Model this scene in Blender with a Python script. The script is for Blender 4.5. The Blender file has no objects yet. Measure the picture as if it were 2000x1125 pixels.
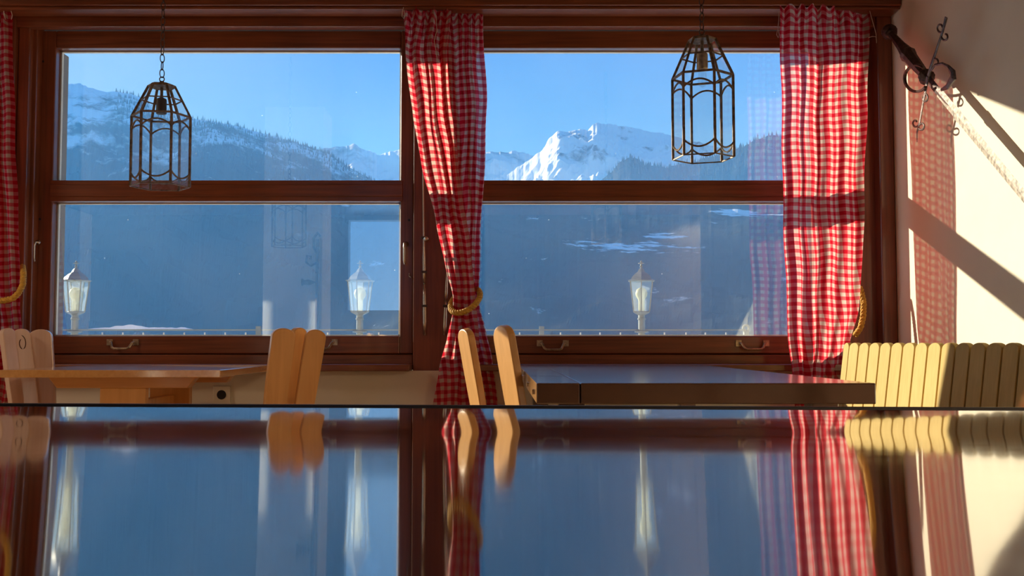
import bpy, bmesh, math, random
from mathutils import Vector, Matrix, noise as mn
from mathutils.noise import noise as nz
R = math.radians
random.seed(7)
SC = bpy.context.scene
COL = SC.collection

# ------------------------------------------------------------------ camera
HC = 0.85                      # eye height, just above the table tops
F, CX, CY, YH = 2000.0, 970.0, 562.5, 670.0
PITCH = math.atan((YH - CY) / F)
cam_d = bpy.data.cameras.new('camera')
cam_d.lens, cam_d.sensor_width = 36.0, 36.0
cam_d.shift_x = 0.015
cam_d.clip_start, cam_d.clip_end = 0.01, 60000
cam = bpy.data.objects.new('camera', cam_d)
COL.objects.link(cam)
cam.location = (0, 0, HC)
cam.rotation_euler = (R(90) + PITCH, 0, 0)
SC.camera = cam

# ------------------------------------------------------------------ sun, sky, exposure
SUN_DIR = Vector((1.16, -1.0, -0.445)).normalized()      # way the light travels
sun_d = bpy.data.lights.new('sun', 'SUN')
sun_d.energy = 11.5
sun_d.angle = R(0.53)
sun_d.color = (1.0, 0.93, 0.80)
sun = bpy.data.objects.new('sun', sun_d)
sun.rotation_euler = SUN_DIR.to_track_quat('-Z', 'Y').to_euler()
sun.location = (-6, 9, 6)
COL.objects.link(sun)

# added warm fill light, unseen in the alcove to the right behind the viewer
alcove_fill_d = bpy.data.lights.new('alcove_fill_light', 'AREA')
alcove_fill_d.shape = 'RECTANGLE'; alcove_fill_d.size, alcove_fill_d.size_y = 1.6, 2.4
alcove_fill_d.energy = 260
alcove_fill_d.color = (1.0, 0.72, 0.46)
alcove_fill = bpy.data.objects.new('alcove_fill_light', alcove_fill_d)
alcove_fill.location = (3.6, -1.9, 2.58)
COL.objects.link(alcove_fill)

left_fill_d = bpy.data.lights.new('left_fill_light', 'AREA')  # unseen fill light added to brighten the left side of the room
left_fill_d.shape = 'RECTANGLE'; left_fill_d.size, left_fill_d.size_y = 0.8, 0.8
left_fill_d.energy = 30
left_fill_d.color = (1.0, 0.78, 0.56)
left_fill = bpy.data.objects.new('left_fill_light', left_fill_d)
left_fill.location = (-3.9, 3.2, 2.60)
COL.objects.link(left_fill)

world = bpy.data.worlds.new('sky')
SC.world = world
world.use_nodes = True
wn, wl = world.node_tree.nodes, world.node_tree.links
wn.clear()
w_out = wn.new('ShaderNodeOutputWorld')
w_bg = wn.new('ShaderNodeBackground')
w_tc = wn.new('ShaderNodeTexCoord')
w_sep = wn.new('ShaderNodeSeparateXYZ')
w_cr = wn.new('ShaderNodeValToRGB')
wl.new(w_tc.outputs['Generated'], w_sep.inputs[0])
wl.new(w_sep.outputs['Z'], w_cr.inputs[0])
els = w_cr.color_ramp.elements
els[0].position, els[0].color = 0.0, (0.42, 0.76, 1.15, 1)
els[1].position, els[1].color = 1.0, (0.03, 0.11, 0.40, 1)
for p_, c_ in ((0.17, (0.21, 0.54, 1.10, 1)), (0.30, (0.11, 0.37, 0.98, 1)), (0.5, (0.09, 0.30, 0.85, 1))):
    e_ = els.new(p_)
    e_.color = c_
# paler towards the sun
w_dot = wn.new('ShaderNodeVectorMath'); w_dot.operation = 'DOT_PRODUCT'
w_dot.inputs[1].default_value = tuple(-SUN_DIR)
w_nor = wn.new('ShaderNodeVectorMath'); w_nor.operation = 'NORMALIZE'
wl.new(w_tc.outputs['Generated'], w_nor.inputs[0])
wl.new(w_nor.outputs[0], w_dot.inputs[0])
w_mr = wn.new('ShaderNodeMapRange')
w_mr.inputs['From Min'].default_value, w_mr.inputs['From Max'].default_value = 0.78, 1.0
w_mr.inputs['To Min'].default_value, w_mr.inputs['To Max'].default_value = 0.0, 0.6
wl.new(w_dot.outputs['Value'], w_mr.inputs['Value'])
w_mix = wn.new('ShaderNodeMix'); w_mix.data_type = 'RGBA'
w_mix.inputs['B'].default_value = (0.70, 0.95, 1.15, 1)
wl.new(w_mr.outputs[0], w_mix.inputs['Factor'])
wl.new(w_cr.outputs[0], w_mix.inputs['A'])
wl.new(w_mix.outputs['Result'], w_bg.inputs[0])
w_bg.inputs[1].default_value = 1.1
wl.new(w_bg.outputs[0], w_out.inputs[0])

SC.view_settings.view_transform = 'Standard'
SC.view_settings.look = 'None'
SC.view_settings.gamma = 1
SC.view_settings.exposure = 0.15
SC.view_settings.use_curve_mapping = False
SC.cycles.max_bounces = 10
SC.cycles.diffuse_bounces = 5
SC.cycles.glossy_bounces = 4
SC.cycles.transparent_max_bounces = 32
SC.cycles.volume_bounces = 0
SC.cycles.sample_clamp_indirect = 6
SC.cycles.use_denoising = True


def ray(px, py):
    """direction (per metre of world y) of a picture point"""
    a, b = (px - CX) / F, -(py - CY) / F
    y = math.cos(PITCH) - b * math.sin(PITCH)
    z = math.sin(PITCH) + b * math.cos(PITCH)
    return a / y, z / y


def P(px, py, Y):
    a, b = ray(px, py)
    return Vector((a * Y, Y, HC + b * Y))


def PX(px, py, X):
    a, b = ray(px, py)
    return Vector((X, X / a, HC + b * X / a))


# ------------------------------------------------------------------ materials
MATS = {}


def new_mat(name):
    m = bpy.data.materials.new(name)
    m.use_nodes = True
    m.node_tree.nodes.clear()
    MATS[name] = m
    return m, m.node_tree.nodes, m.node_tree.links


def out(n, l, s):
    o = n.new('ShaderNodeOutputMaterial')
    l.new(s, o.inputs[0])
    return o


def plain(name, col, rough=0.6, metal=0.0, coat=0.0, var=0.12, scale=8.0, spec=0.5, bump=0.0):
    m, n, l = new_mat(name)
    b = n.new('ShaderNodeBsdfPrincipled')
    t = n.new('ShaderNodeTexCoord')
    x = n.new('ShaderNodeTexNoise')
    x.inputs['Scale'].default_value = scale
    x.inputs['Detail'].default_value = 4
    l.new(t.outputs['Object'], x.inputs['Vector'])
    r = n.new('ShaderNodeValToRGB')
    r.color_ramp.elements[0].position = 0.3
    r.color_ramp.elements[1].position = 0.7
    r.color_ramp.elements[0].color = tuple(c * (1 - var) for c in col) + (1,)
    r.color_ramp.elements[1].color = tuple(min(1, c * (1 + var)) for c in col) + (1,)
    l.new(x.outputs[0], r.inputs[0])
    l.new(r.outputs[0], b.inputs['Base Color'])
    b.inputs['Roughness'].default_value = rough
    b.inputs['Metallic'].default_value = metal
    b.inputs['Coat Weight'].default_value = coat
    b.inputs['Specular IOR Level'].default_value = spec
    if bump:
        bp = n.new('ShaderNodeBump')
        bp.inputs['Strength'].default_value = bump
        bp.inputs['Distance'].default_value = 0.004
        l.new(x.outputs[0], bp.inputs['Height'])
        l.new(bp.outputs[0], b.inputs['Normal'])
    out(n, l, b.outputs[0])
    return m


def wood(name, dark, light, axis='x', rough=0.35, coat=0.3, fine=60.0, cior=1.6, spec=0.5):
    m, n, l = new_mat(name)
    b = n.new('ShaderNodeBsdfPrincipled')
    t = n.new('ShaderNodeTexCoord')
    mp = n.new('ShaderNodeMapping')
    s = [fine, fine, fine]
    s['xyz'.index(axis)] = fine * 0.04
    mp.inputs['Scale'].default_value = s
    l.new(t.outputs['Object'], mp.inputs[0])
    x = n.new('ShaderNodeTexNoise')
    x.inputs['Scale'].default_value = 1.0
    x.inputs['Detail'].default_value = 6
    x.inputs['Distortion'].default_value = 0.6
    l.new(mp.outputs[0], x.inputs['Vector'])
    x2 = n.new('ShaderNodeTexNoise')
    x2.inputs['Scale'].default_value = 2.3
    x2.inputs['Detail'].default_value = 3
    l.new(t.outputs['Object'], x2.inputs['Vector'])
    ad = n.new('ShaderNodeMath'); ad.operation = 'MULTIPLY_ADD'
    ad.inputs[1].default_value = 0.55
    l.new(x.outputs[0], ad.inputs[0])
    ml = n.new('ShaderNodeMath'); ml.operation = 'MULTIPLY'
    ml.inputs[1].default_value = 0.45
    l.new(x2.outputs[0], ml.inputs[0])
    l.new(ml.outputs[0], ad.inputs[2])
    r = n.new('ShaderNodeValToRGB')
    r.color_ramp.elements[0].position = 0.36
    r.color_ramp.elements[1].position = 0.64
    r.color_ramp.elements[0].color = tuple(dark) + (1,)
    r.color_ramp.elements[1].color = tuple(light) + (1,)
    l.new(ad.outputs[0], r.inputs[0])
    l.new(r.outputs[0], b.inputs['Base Color'])
    b.inputs['Roughness'].default_value = rough
    b.inputs['Coat Weight'].default_value = coat
    b.inputs['Coat Roughness'].default_value = 0.12
    b.inputs['Coat IOR'].default_value = cior
    b.inputs['Specular IOR Level'].default_value = spec
    bp = n.new('ShaderNodeBump')
    bp.inputs['Strength'].default_value = 0.12
    bp.inputs['Distance'].default_value = 0.002
    l.new(x.outputs[0], bp.inputs['Height'])
    l.new(bp.outputs[0], b.inputs['Normal'])
    out(n, l, b.outputs[0])
    return m


def glass(name, tint, f0=0.09, dust=0.0, rough=0.0, speck=True):
    """thin pane: clear, with a Fresnel sheen and a film of dust"""
    m, n, l = new_mat(name)
    tr = n.new('ShaderNodeBsdfTransparent')
    tr.inputs[0].default_value = tuple(tint) + (1,)
    gl = n.new('ShaderNodeBsdfGlossy')
    gl.inputs['Roughness'].default_value = rough
    gl.inputs[0].default_value = (0.95, 0.98, 1, 1)
    lw = n.new('ShaderNodeLayerWeight')
    lw.inputs[0].default_value = 0.5
    pw = n.new('ShaderNodeMath'); pw.operation = 'POWER'; pw.inputs[1].default_value = 5
    l.new(lw.outputs['Facing'], pw.inputs[0])
    ma = n.new('ShaderNodeMath'); ma.operation = 'MULTIPLY_ADD'
    ma.inputs[1].default_value = 1 - f0
    ma.inputs[2].default_value = f0
    l.new(pw.outputs[0], ma.inputs[0])
    mx = n.new('ShaderNodeMixShader')
    l.new(ma.outputs[0], mx.inputs[0])
    l.new(tr.outputs[0], mx.inputs[1])
    l.new(gl.outputs[0], mx.inputs[2])
    last = mx.outputs[0]
    if dust > 0:
        t = n.new('ShaderNodeTexCoord')
        a = n.new('ShaderNodeTexNoise'); a.inputs['Scale'].default_value = 2.2; a.inputs['Detail'].default_value = 5
        l.new(t.outputs['Object'], a.inputs['Vector'])
        m1 = n.new('ShaderNodeMapRange')
        m1.inputs['From Min'].default_value, m1.inputs['From Max'].default_value = 0.3, 0.75
        m1.inputs['To Min'].default_value, m1.inputs['To Max'].default_value = dust * 0.5, dust * 1.6
        l.new(a.outputs[0], m1.inputs['Value'])
        v = n.new('ShaderNodeTexVoronoi'); v.inputs['Scale'].default_value = 9.0
        l.new(t.outputs['Object'], v.inputs['Vector'])
        m2 = n.new('ShaderNodeMapRange')
        m2.inputs['From Min'].default_value, m2.inputs['From Max'].default_value = 0.012, 0.028
        m2.inputs['To Min'].default_value, m2.inputs['To Max'].default_value = 0.45, 0.0
        l.new(v.outputs['Distance'], m2.inputs['Value'])
        s = n.new('ShaderNodeMath'); s.operation = 'MAXIMUM'
        l.new(m1.outputs[0], s.inputs[0])
        l.new(m2.outputs[0], s.inputs[1])
        df = n.new('ShaderNodeBsdfTranslucent')
        df.inputs[0].default_value = (0.8, 0.88, 0.92, 1)
        m3 = n.new('ShaderNodeMixShader')
        l.new(s.outputs[0], m3.inputs[0])
        l.new(last, m3.inputs[1])
        l.new(df.outputs[0], m3.inputs[2])
        last = m3.outputs[0]
    out(n, l, last)
    return m


def gingham(name):
    m, n, l = new_mat(name)
    uv = n.new('ShaderNodeUVMap'); uv.uv_map = 'cloth'
    sp = n.new('ShaderNodeSeparateXYZ')
    l.new(uv.outputs[0], sp.inputs[0])
    st = []
    for k in (0, 1):
        fr = n.new('ShaderNodeMath'); fr.operation = 'FRACT'
        l.new(sp.outputs[k], fr.inputs[0])
        pp = n.new('ShaderNodeMath'); pp.operation = 'PINGPONG'; pp.inputs[1].default_value = 0.5
        l.new(fr.outputs[0], pp.inputs[0])
        mr = n.new('ShaderNodeMapRange')
        mr.inputs['From Min'].default_value, mr.inputs['From Max'].default_value = 0.235, 0.265
        l.new(pp.outputs[0], mr.inputs['Value'])
        st.append(mr)
    ad = n.new('ShaderNodeMath'); ad.operation = 'ADD'
    l.new(st[0].outputs[0], ad.inputs[0]); l.new(st[1].outputs[0], ad.inputs[1])
    hf = n.new('ShaderNodeMath'); hf.operation = 'MULTIPLY'; hf.inputs[1].default_value = 0.5
    l.new(ad.outputs[0], hf.inputs[0])
    r = n.new('ShaderNodeValToRGB')
    r.color_ramp.elements[0].color = (0.78, 0.62, 0.52, 1)
    r.color_ramp.elements[1].color = (0.62, 0.012, 0.03, 1)
    e = r.color_ramp.elements.new(0.5); e.color = (0.74, 0.14, 0.155, 1)
    l.new(hf.outputs[0], r.inputs[0])
    df = n.new('ShaderNodeBsdfDiffuse'); tl = n.new('ShaderNodeBsdfTranslucent')
    l.new(r.outputs[0], df.inputs[0]); l.new(r.outputs[0], tl.inputs[0])
    mx = n.new('ShaderNodeMixShader'); mx.inputs[0].default_value = 0.66
    l.new(df.outputs[0], mx.inputs[1]); l.new(tl.outputs[0], mx.inputs[2])
    tp = n.new('ShaderNodeBsdfTransparent')
    tpc = n.new('ShaderNodeMix'); tpc.data_type = 'RGBA'; tpc.inputs['Factor'].default_value = 0.9
    tpc.inputs['A'].default_value = (1, 1, 1, 1)
    l.new(r.outputs[0], tpc.inputs['B']); l.new(tpc.outputs['Result'], tp.inputs[0])
    m2 = n.new('ShaderNodeMixShader'); m2.inputs[0].default_value = 0.2
    l.new(mx.outputs[0], m2.inputs[1]); l.new(tp.outputs[0], m2.inputs[2])
    out(n, l, m2.outputs[0])
    return m


def terrain_mat(name, snow, forest, lo, hi, scale, hbias=0.0, hspan=1e9, shadow=None):
    """snow fields and forest, by noise and height"""
    m, n, l = new_mat(name)
    t = n.new('ShaderNodeTexCoord')
    mp = n.new('ShaderNodeMapping')
    mp.inputs['Scale'].default_value = (1.0, 1.0, 0.35)
    l.new(t.outputs['Object'], mp.inputs[0])
    a = n.new('ShaderNodeTexNoise'); a.inputs['Scale'].default_value = scale; a.inputs['Detail'].default_value = 9
    a.inputs['Roughness'].default_value = 0.68
    l.new(mp.outputs[0], a.inputs['Vector'])
    sp = n.new('ShaderNodeSeparateXYZ'); l.new(t.outputs['Object'], sp.inputs[0])
    h = n.new('ShaderNodeMath'); h.operation = 'MULTIPLY_ADD'
    h.inputs[1].default_value = 1.0 / hspan; h.inputs[2].default_value = hbias
    l.new(sp.outputs['Z'], h.inputs[0])
    s = n.new('ShaderNodeMath'); s.operation = 'ADD'
    l.new(a.outputs[0], s.inputs[0]); l.new(h.outputs[0], s.inputs[1])
    mr = n.new('ShaderNodeMapRange')
    mr.inputs['From Min'].default_value, mr.inputs['From Max'].default_value = lo, hi
    l.new(s.outputs[0], mr.inputs['Value'])
    mx = n.new('ShaderNodeMix'); mx.data_type = 'RGBA'
    mx.inputs['A'].default_value = tuple(forest) + (1,)
    mx.inputs['B'].default_value = tuple(snow) + (1,)
    l.new(mr.outputs[0], mx.inputs['Factor'])
    b = n.new('ShaderNodeBsdfDiffuse')
    l.new(mx.outputs['Result'], b.inputs[0])
    out(n, l, b.outputs[0])
    return m


CASE_X = wood('brown_wood_x', (0.135, 0.034, 0.012), (0.28, 0.076, 0.027), 'x')
CASE_Z = wood('brown_wood_z', (0.135, 0.034, 0.012), (0.28, 0.076, 0.027), 'z')
PINE_X = wood('pine_x', (0.62, 0.29, 0.08), (0.78, 0.41, 0.13), 'x', rough=0.4)
PINE_Z = wood('pine_z', (0.66, 0.33, 0.09), (0.80, 0.43, 0.14), 'z', rough=0.4, fine=40)
PINE_Y = wood('pine_y', (0.62, 0.29, 0.08), (0.78, 0.41, 0.13), 'y', rough=0.25, coat=1.0, cior=2.3)
PINE_SKYLIT = wood('skylit_pine', (0.62, 0.40, 0.27), (0.76, 0.54, 0.40), 'z', rough=0.3, fine=30, coat=0.8)  # paler copy of the pine; skylight on the left chair put into its colour
BENCH = wood('bench_pine', (0.55, 0.39, 0.13), (0.66, 0.48, 0.18), 'z', rough=0.7, coat=0.0, fine=90, spec=0.15)
WALNUT = wood('walnut', (0.045, 0.020, 0.010), (0.085, 0.038, 0.017), 'y', rough=0.22, coat=1.0, cior=2.1)
WALNUT_L = wood('walnut_light', (0.30, 0.16, 0.07), (0.42, 0.24, 0.11), 'x', rough=0.22, coat=1.0)
WALL = plain('cream_plaster', (0.80, 0.745, 0.60), 0.9, var=0.03, scale=5, bump=0.05)
WALL2 = plain('white_plaster', (0.86, 0.85, 0.80), 0.9, var=0.03, scale=5)
CEIL = wood('ceiling_boards', (0.16, 0.07, 0.03), (0.28, 0.13, 0.06), 'x')
DARKW = wood('dark_panelling', (0.05, 0.028, 0.018), (0.09, 0.05, 0.03), 'z')
FLOOR = wood('floor_boards', (0.38, 0.22, 0.11), (0.52, 0.32, 0.17), 'y', rough=0.3)
GREY = plain('grey_stone', (0.20, 0.20, 0.18), 0.8)
PAINT = plain('outside_paint', (0.22, 0.25, 0.24), 0.7)
PUTTY = plain('cream_putty', (0.80, 0.70, 0.52), 0.7)
IRON = plain('dark_iron', (0.10, 0.075, 0.07), 0.45, metal=0.75, var=0.5, scale=60, bump=0.3)
LEAD = plain('aged_brass_came', (0.20, 0.145, 0.10), 0.5, metal=0.45, var=0.6, scale=70)
STEEL = plain('worn_steel', (0.36, 0.31, 0.25), 0.6, metal=0.1, var=0.75, scale=55, bump=0.5)
CHROME = plain('dull_chrome', (0.62, 0.58, 0.50), 0.25, metal=0.9)
BRASS = plain('old_brass', (0.48, 0.38, 0.26), 0.35, metal=0.8, var=0.4, scale=60)
ROPE = plain('yellow_rope', (0.62, 0.34, 0.045), 0.75, var=0.25, scale=90)
THREAD = plain('white_thread', (0.75, 0.7, 0.62), 0.8)
LAMPM = plain('grey_lamp_metal', (0.28, 0.30, 0.27), 0.4, metal=0.3, var=0.15, scale=25)
SOCKET = plain('black_socket', (0.03, 0.022, 0.02), 0.5)
PLASTIC = plain('cream_plastic', (0.75, 0.68, 0.52), 0.5, var=0.02)
BLACK = plain('black_plastic', (0.01, 0.01, 0.012), 0.4)
RAILW = plain('white_rail', (0.62, 0.58, 0.52), 0.4)
FROST = plain('frosted_bulb', (0.95, 0.84, 0.50), 0.5, var=0.04)
SNOWM = plain('snow', (0.86, 0.88, 0.92), 0.8, var=0.03)
GROOVE = plain('carved_groove', (0.12, 0.055, 0.03), 0.7)
PANE = glass('window_pane', (0.93, 0.96, 0.98), f0=0.15, dust=0.010)
LGLASS = glass('lantern_glass', (0.95, 0.97, 0.97), f0=0.05, dust=0.02)
OGLASS = glass('lamp_glass', (0.90, 0.94, 0.92), f0=0.08, dust=0.16)
CLOTH = gingham('red_gingham')

# lacquered table right in front of the eye
m_, n_, l_ = new_mat('black_lacquer')
b_ = n_.new('ShaderNodeBsdfPrincipled')
b_.inputs['Base Color'].default_value = (0.012, 0.008, 0.007, 1)
b_.inputs['Roughness'].default_value = 0.055
b_.inputs['IOR'].default_value = 2.2
b_.inputs['Coat Weight'].default_value = 0.5
b_.inputs['Coat Roughness'].default_value = 0.03
t_ = n_.new('ShaderNodeTexCoord'); x_ = n_.new('ShaderNodeTexNoise')
x_.inputs['Scale'].default_value = 30
l_.new(t_.outputs['Object'], x_.inputs['Vector'])
mr_ = n_.new('ShaderNodeMapRange')
mr_.inputs['To Min'].default_value, mr_.inputs['To Max'].default_value = 0.035, 0.075
l_.new(x_.outputs[0], mr_.inputs['Value']); l_.new(mr_.outputs[0], b_.inputs['Roughness'])
out(n_, l_, b_.outputs[0])
LACQ = m_


# ------------------------------------------------------------------ mesh helpers
def tag(o, label=None, cat=None, group=None, kind=None):
    if label: o['label'] = label
    if cat: o['category'] = cat
    if group: o['group'] = group
    if kind: o['kind'] = kind
    return o


def empty(name, loc=(0, 0, 0), rz=0.0):
    o = bpy.data.objects.new(name, None)
    o.empty_display_size = 0.1
    o.location = loc
    o.rotation_euler = (0, 0, rz)
    COL.objects.link(o)
    return o


class MB:
    def __init__(self):
        self.bm = bmesh.new()

    def quadstrip(self, rings, closed=True, caps=True):
        vs = [[self.bm.verts.new(p) for p in r] for r in rings]
        k = len(rings[0])
        for a, b in zip(vs, vs[1:]):
            for i in range(k if closed else k - 1):
                j = (i + 1) % k
                self.bm.faces.new((a[i], a[j], b[j], b[i]))
        if caps and closed:
            self.bm.faces.new(list(reversed(vs[0])))
            self.bm.faces.new(vs[-1])
        return vs

    def box(self, x0, x1, y0, y1, z0, z1):
        if x0 > x1: x0, x1 = x1, x0
        if y0 > y1: y0, y1 = y1, y0
        if z0 > z1: z0, z1 = z1, z0
        a = [(x0, y0, z0), (x1, y0, z0), (x1, y1, z0), (x0, y1, z0)]
        b = [(p[0], p[1], z1) for p in a]
        self.quadstrip([a, b])
        return self

    def tube(self, pts, r, k=8, closed=False, flat=None):
        """round tube along pts; r a number or list; flat=(normal, ratio) squashes it"""
        pts = [Vector(p) for p in pts]
        N = len(pts)
        rs = r if isinstance(r, (list, tuple)) else [r] * N
        rings = []
        prev = None
        for i, p in enumerate(pts):
            if closed:
                t = pts[(i + 1) % N] - pts[i - 1]
            else:
                t = pts[min(i + 1, N - 1)] - pts[max(i - 1, 0)]
            if t.length < 1e-9: t = Vector((0, 0, 1))
            t.normalize()
            if prev is None:
                u = Vector(flat[0]) if flat else (Vector((0, 0, 1)) if abs(t.z) < 0.9 else Vector((1, 0, 0)))
            else:
                u = prev
            u = u - t * u.dot(t)
            if u.length < 1e-6: u = t.orthogonal()
            u.normalize()
            prev = u
            v = t.cross(u)
            fr = flat[1] if flat else 1.0
            off = math.pi / k if k == 4 else 0
            rings.append([p + (u * math.cos(2 * math.pi * j / k + off) * fr + v * math.sin(2 * math.pi * j / k + off)) * rs[i] for j in range(k)])
        if closed:
            rings.append(rings[0])
            vs = [[self.bm.verts.new(q) for q in rr] for rr in rings[:-1]]
            # align the seam
            best = min(range(k), key=lambda s: sum((rings[0][(j + s) % k] - rings[-2][j]).length for j in range(k)))
            for a in range(N):
                b = (a + 1) % N
                sh = best if b == 0 else 0
                for i in range(k):
                    j = (i + 1) % k
                    self.bm.faces.new((vs[a][i], vs[a][j], vs[b][(j + sh) % k], vs[b][(i + sh) % k]))
        else:
            self.quadstrip(rings)
        return self

    def lathe(self, c, prof, k=16, rot=0.0, axis=None):
        """prof: list of (radius, height) around c"""
        c = Vector(c)
        ax = Vector(axis).normalized() if axis else Vector((0, 0, 1))
        u = ax.orthogonal().normalized() if axis else Vector((1, 0, 0))
        v = ax.cross(u)
        rings = []
        for r, h in prof:
            r = max(r, 1e-4)
            rings.append([c + ax * h + (u * math.cos(2 * math.pi * j / k + rot) + v * math.sin(2 * math.pi * j / k + rot)) * r for j in range(k)])
        self.quadstrip(rings)
        return self

    def prism(self, poly, org, ux, uz, un, th):
        """poly (a,b) extruded th along un"""
        org, ux, uz, un = Vector(org), Vector(ux), Vector(uz), Vector(un)
        A = [org + ux * a + uz * b for a, b in poly]
        self.quadstrip([A, [p + un * th for p in A]])
        return self

    def build(self, name, mat, parent=None, bevel=0.0, smooth=False, seg=2, loc=None):
        bmesh.ops.recalc_face_normals(self.bm, faces=self.bm.faces)
        me = bpy.data.meshes.new(name)
        self.bm.to_mesh(me)
        self.bm.free()
        me.materials.append(mat)
        o = bpy.data.objects.new(name, me)
        COL.objects.link(o)
        if parent is not None:
            o.parent = parent
            o.matrix_parent_inverse = Matrix.Identity(4)
        if smooth:
            for p in me.polygons: p.use_smooth = True
        if bevel:
            md = o.modifiers.new('bevel', 'BEVEL')
            md.width = bevel; md.segments = seg; md.limit_method = 'ANGLE'; md.angle_limit = R(40)
            md.harden_normals = False
        return o


def copy_tree(o, parent=None):
    c = o.copy()
    COL.objects.link(c)
    c.parent = parent
    if parent is not None:
        c.matrix_parent_inverse = o.matrix_parent_inverse.copy()
    for ch in o.children:
        copy_tree(ch, c)
    return c


# ------------------------------------------------------------------ the window wall
YS, YG, YF, YP, YO = 5.00, 5.05, 4.88, 4.94, 5.17     # sash face, glass, casing face, post face, outer wall face
XW = P(1747, 374, YF).x                                # right wall
XL = -5.6
ZC = 2.62


def xs(px, Y=YS): return P(px, 374, Y).x
def zs(py, Y=YS): return P(970, py, Y).z


Z_SILL = 0.75
w1 = (xs(75), xs(103), xs(782), xs(808))
w2 = (xs(892), xs(926), xs(1597), xs(1650))
zt_o, zt_i, zm_t, zm_b, zb_i, zb_o = zs(60), zs(94), zs(352.5), zs(393.5), zs(656), zs(691)


def window(name, w, label, panes=True):
    o = empty(name, ((w[0] + w[3]) / 2, YS, zb_o))
    tag(o, kind='structure')
    o['label'] = label
    L = o.location
    def B(m, x0, x1, y0, y1, z0, z1): m.box(x0 - L.x, x1 - L.x, y0 - L.y, y1 - L.y, z0 - L.z, z1 - L.z)
    ye = YS + 0.075
    m = MB()
    B(m, w[0], w[1], YS, ye, zb_o, zt_o); B(m, w[2], w[3], YS, ye, zb_o, zt_o)
    m.build('side_stile', CASE_Z, o, bevel=0.006)
    m = MB()
    B(m, w[1], w[2], YS, ye, zt_i, zt_o)
    B(m, w[1], w[2], YS, ye, zb_o, zb_i)
    m.build('rail', CASE_X, o, bevel=0.006)
    m = MB()
    B(m, w[1] - 0.012, w[2] + 0.012, YS - 0.008, ye, zm_b, zm_t)
    B(m, w[1] - 0.012, w[2] + 0.012, YS - 0.014, YS, zm_b + 0.022, zm_t - 0.022)
    m.build('middle_rail', CASE_X, o, bevel=0.004)
    for z0, z1, nm in ((zm_t, zt_i, 'upper'), (zb_i, zm_b, 'lower')):
        m = MB(); B(m, w[1], w[2], YG, YG + 0.004, z0, z1)
        m.build('glass_pane', PANE, o)
        m = MB()                                      # pale putty bead round the pane
        for x0, x1, a, b in ((w[1], w[1] + 0.008, z0, z1), (w[2] - 0.011, w[2], z0, z1), (w[1], w[2], z0, z0 + 0.006), (w[1], w[2], z1 - 0.006, z1)):
            B(m, x0, x1, YG + 0.005, YG + 0.024, a, b)
        m.build('putty_bead', PUTTY, o)
    return o


win1 = window('window_1', w1, 'left brown wooden window behind the pine table')
MB().box(w1[0] - win1.location.x, w1[1] - win1.location.x, .08, .155, zb_i - win1.location.z, zt_i - win1.location.z).build('outer_jamb', GREY, win1, bevel=.003)
win2 = window('window_2', w2, 'right brown wooden window behind the dark table')

# unseen window further left (its sun falls on the pillar)
w3 = (-4.50, -4.375, -3.30, -3.22)
w4 = (-5.50, -5.42, -4.585, -4.555)
window('window_3', w3, 'brown wooden window left of the picture')
window('window_4', w4, 'brown wooden window farthest left')

# masonry wall with openings
m = MB()
zo = zb_o - 0.02
m.box(XL, XW + 0.2, YF + 0.01, YO, 0, zo - 0.06)
m.box(XL, XW + 0.2, YF + 0.06, YO, zt_o + 0.01, ZC + 0.1)
edges = [XL, w4[0], w4[3], w3[0], w3[3], w1[0], w1[3], w2[0], w2[3], XW + 0.2]
for a, b in zip(edges[0::2], edges[1::2]):
    m.box(a, b, YS + 0.02, YO, zo - 0.06, zt_o + 0.01)
tag(m.build('wall_front', WALL), kind='structure')
# bottom frame member under the sashes
m = MB()
for w in (w4, w3, w1, w2):
    m.box(w[0], w[3], YS - 0.02, YS + 0.1, Z_SILL - 0.002, zb_o - 0.004)
    m.box(w[0], w[3], YS + 0.079, YS + 0.1, zb_o - 0.004, zb_o + 0.03)
tag(m.build('trim_1', CASE_X, bevel=0.004), kind='structure')
# sill board
zsill_b = P(600, 725, 4.80).z
m = MB()
xm0, xm1 = xs(808), xs(893)
for a, b in ((xs(45, YF), xm0), (xm1, xs(1690, YF)), (-2.0, -2.0)):
    if b > a: m.box(a, b, 4.80, YS + 0.02, zsill_b, Z_SILL)
tag(m.build('trim_2', CASE_X, bevel=0.004), kind='structure')
# posts and casings
def slab(name, x0, x1, y0, y1, z0, z1, mat):
    return tag(MB().box(x0, x1, y0, y1, z0, z1).build(name, mat, bevel=0.005), kind='structure')
slab('trim_3', xm0 + 0.004, xm1 - 0.004, YP, YS + 0.019, 0.02, zt_o + 0.06, CASE_Z)
ml_ = P(45, 374, YF).x
slab('trim_4', xs(-170, YF), xs(24, YF), YF - 0.01, YS + 0.019, 0.02, zt_o + 0.1, CASE_Z)
slab('trim_5', xs(25, YF), xs(47, YF), YF + 0.02, YS + 0.019, 0.02, zt_o + 0.1, CASE_Z)
slab('trim_6', xs(47.5, YP), xs(66, YP), YP, YS + 0.019, 0.02, zt_o + 0.06, CASE_Z)
slab('trim_7', xs(1652, YP), xs(1717, YP), YP, YS + 0.019, 0.02, zt_o + 0.1, CASE_Z)
slab('trim_8', xs(1718, YF), XW - 0.002, YF - 0.012, YS + 0.019, 0.02, zt_o + 0.1, CASE_Z)
slab('trim_9', XL + 0.01, xs(1717, YF), YF, YF + 0.055, zs(52, YF), zs(12, YF), CASE_X)
slab('trim_10', w4[3], w3[0], YS - 0.004, YS + 0.019, 0.02, zt_o + 0.06, CASE_Z)
slab('trim_11', w3[3], xs(-171, YF), YP, YS + 0.019, 0.02, zt_o + 0.06, CASE_Z)
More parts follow.
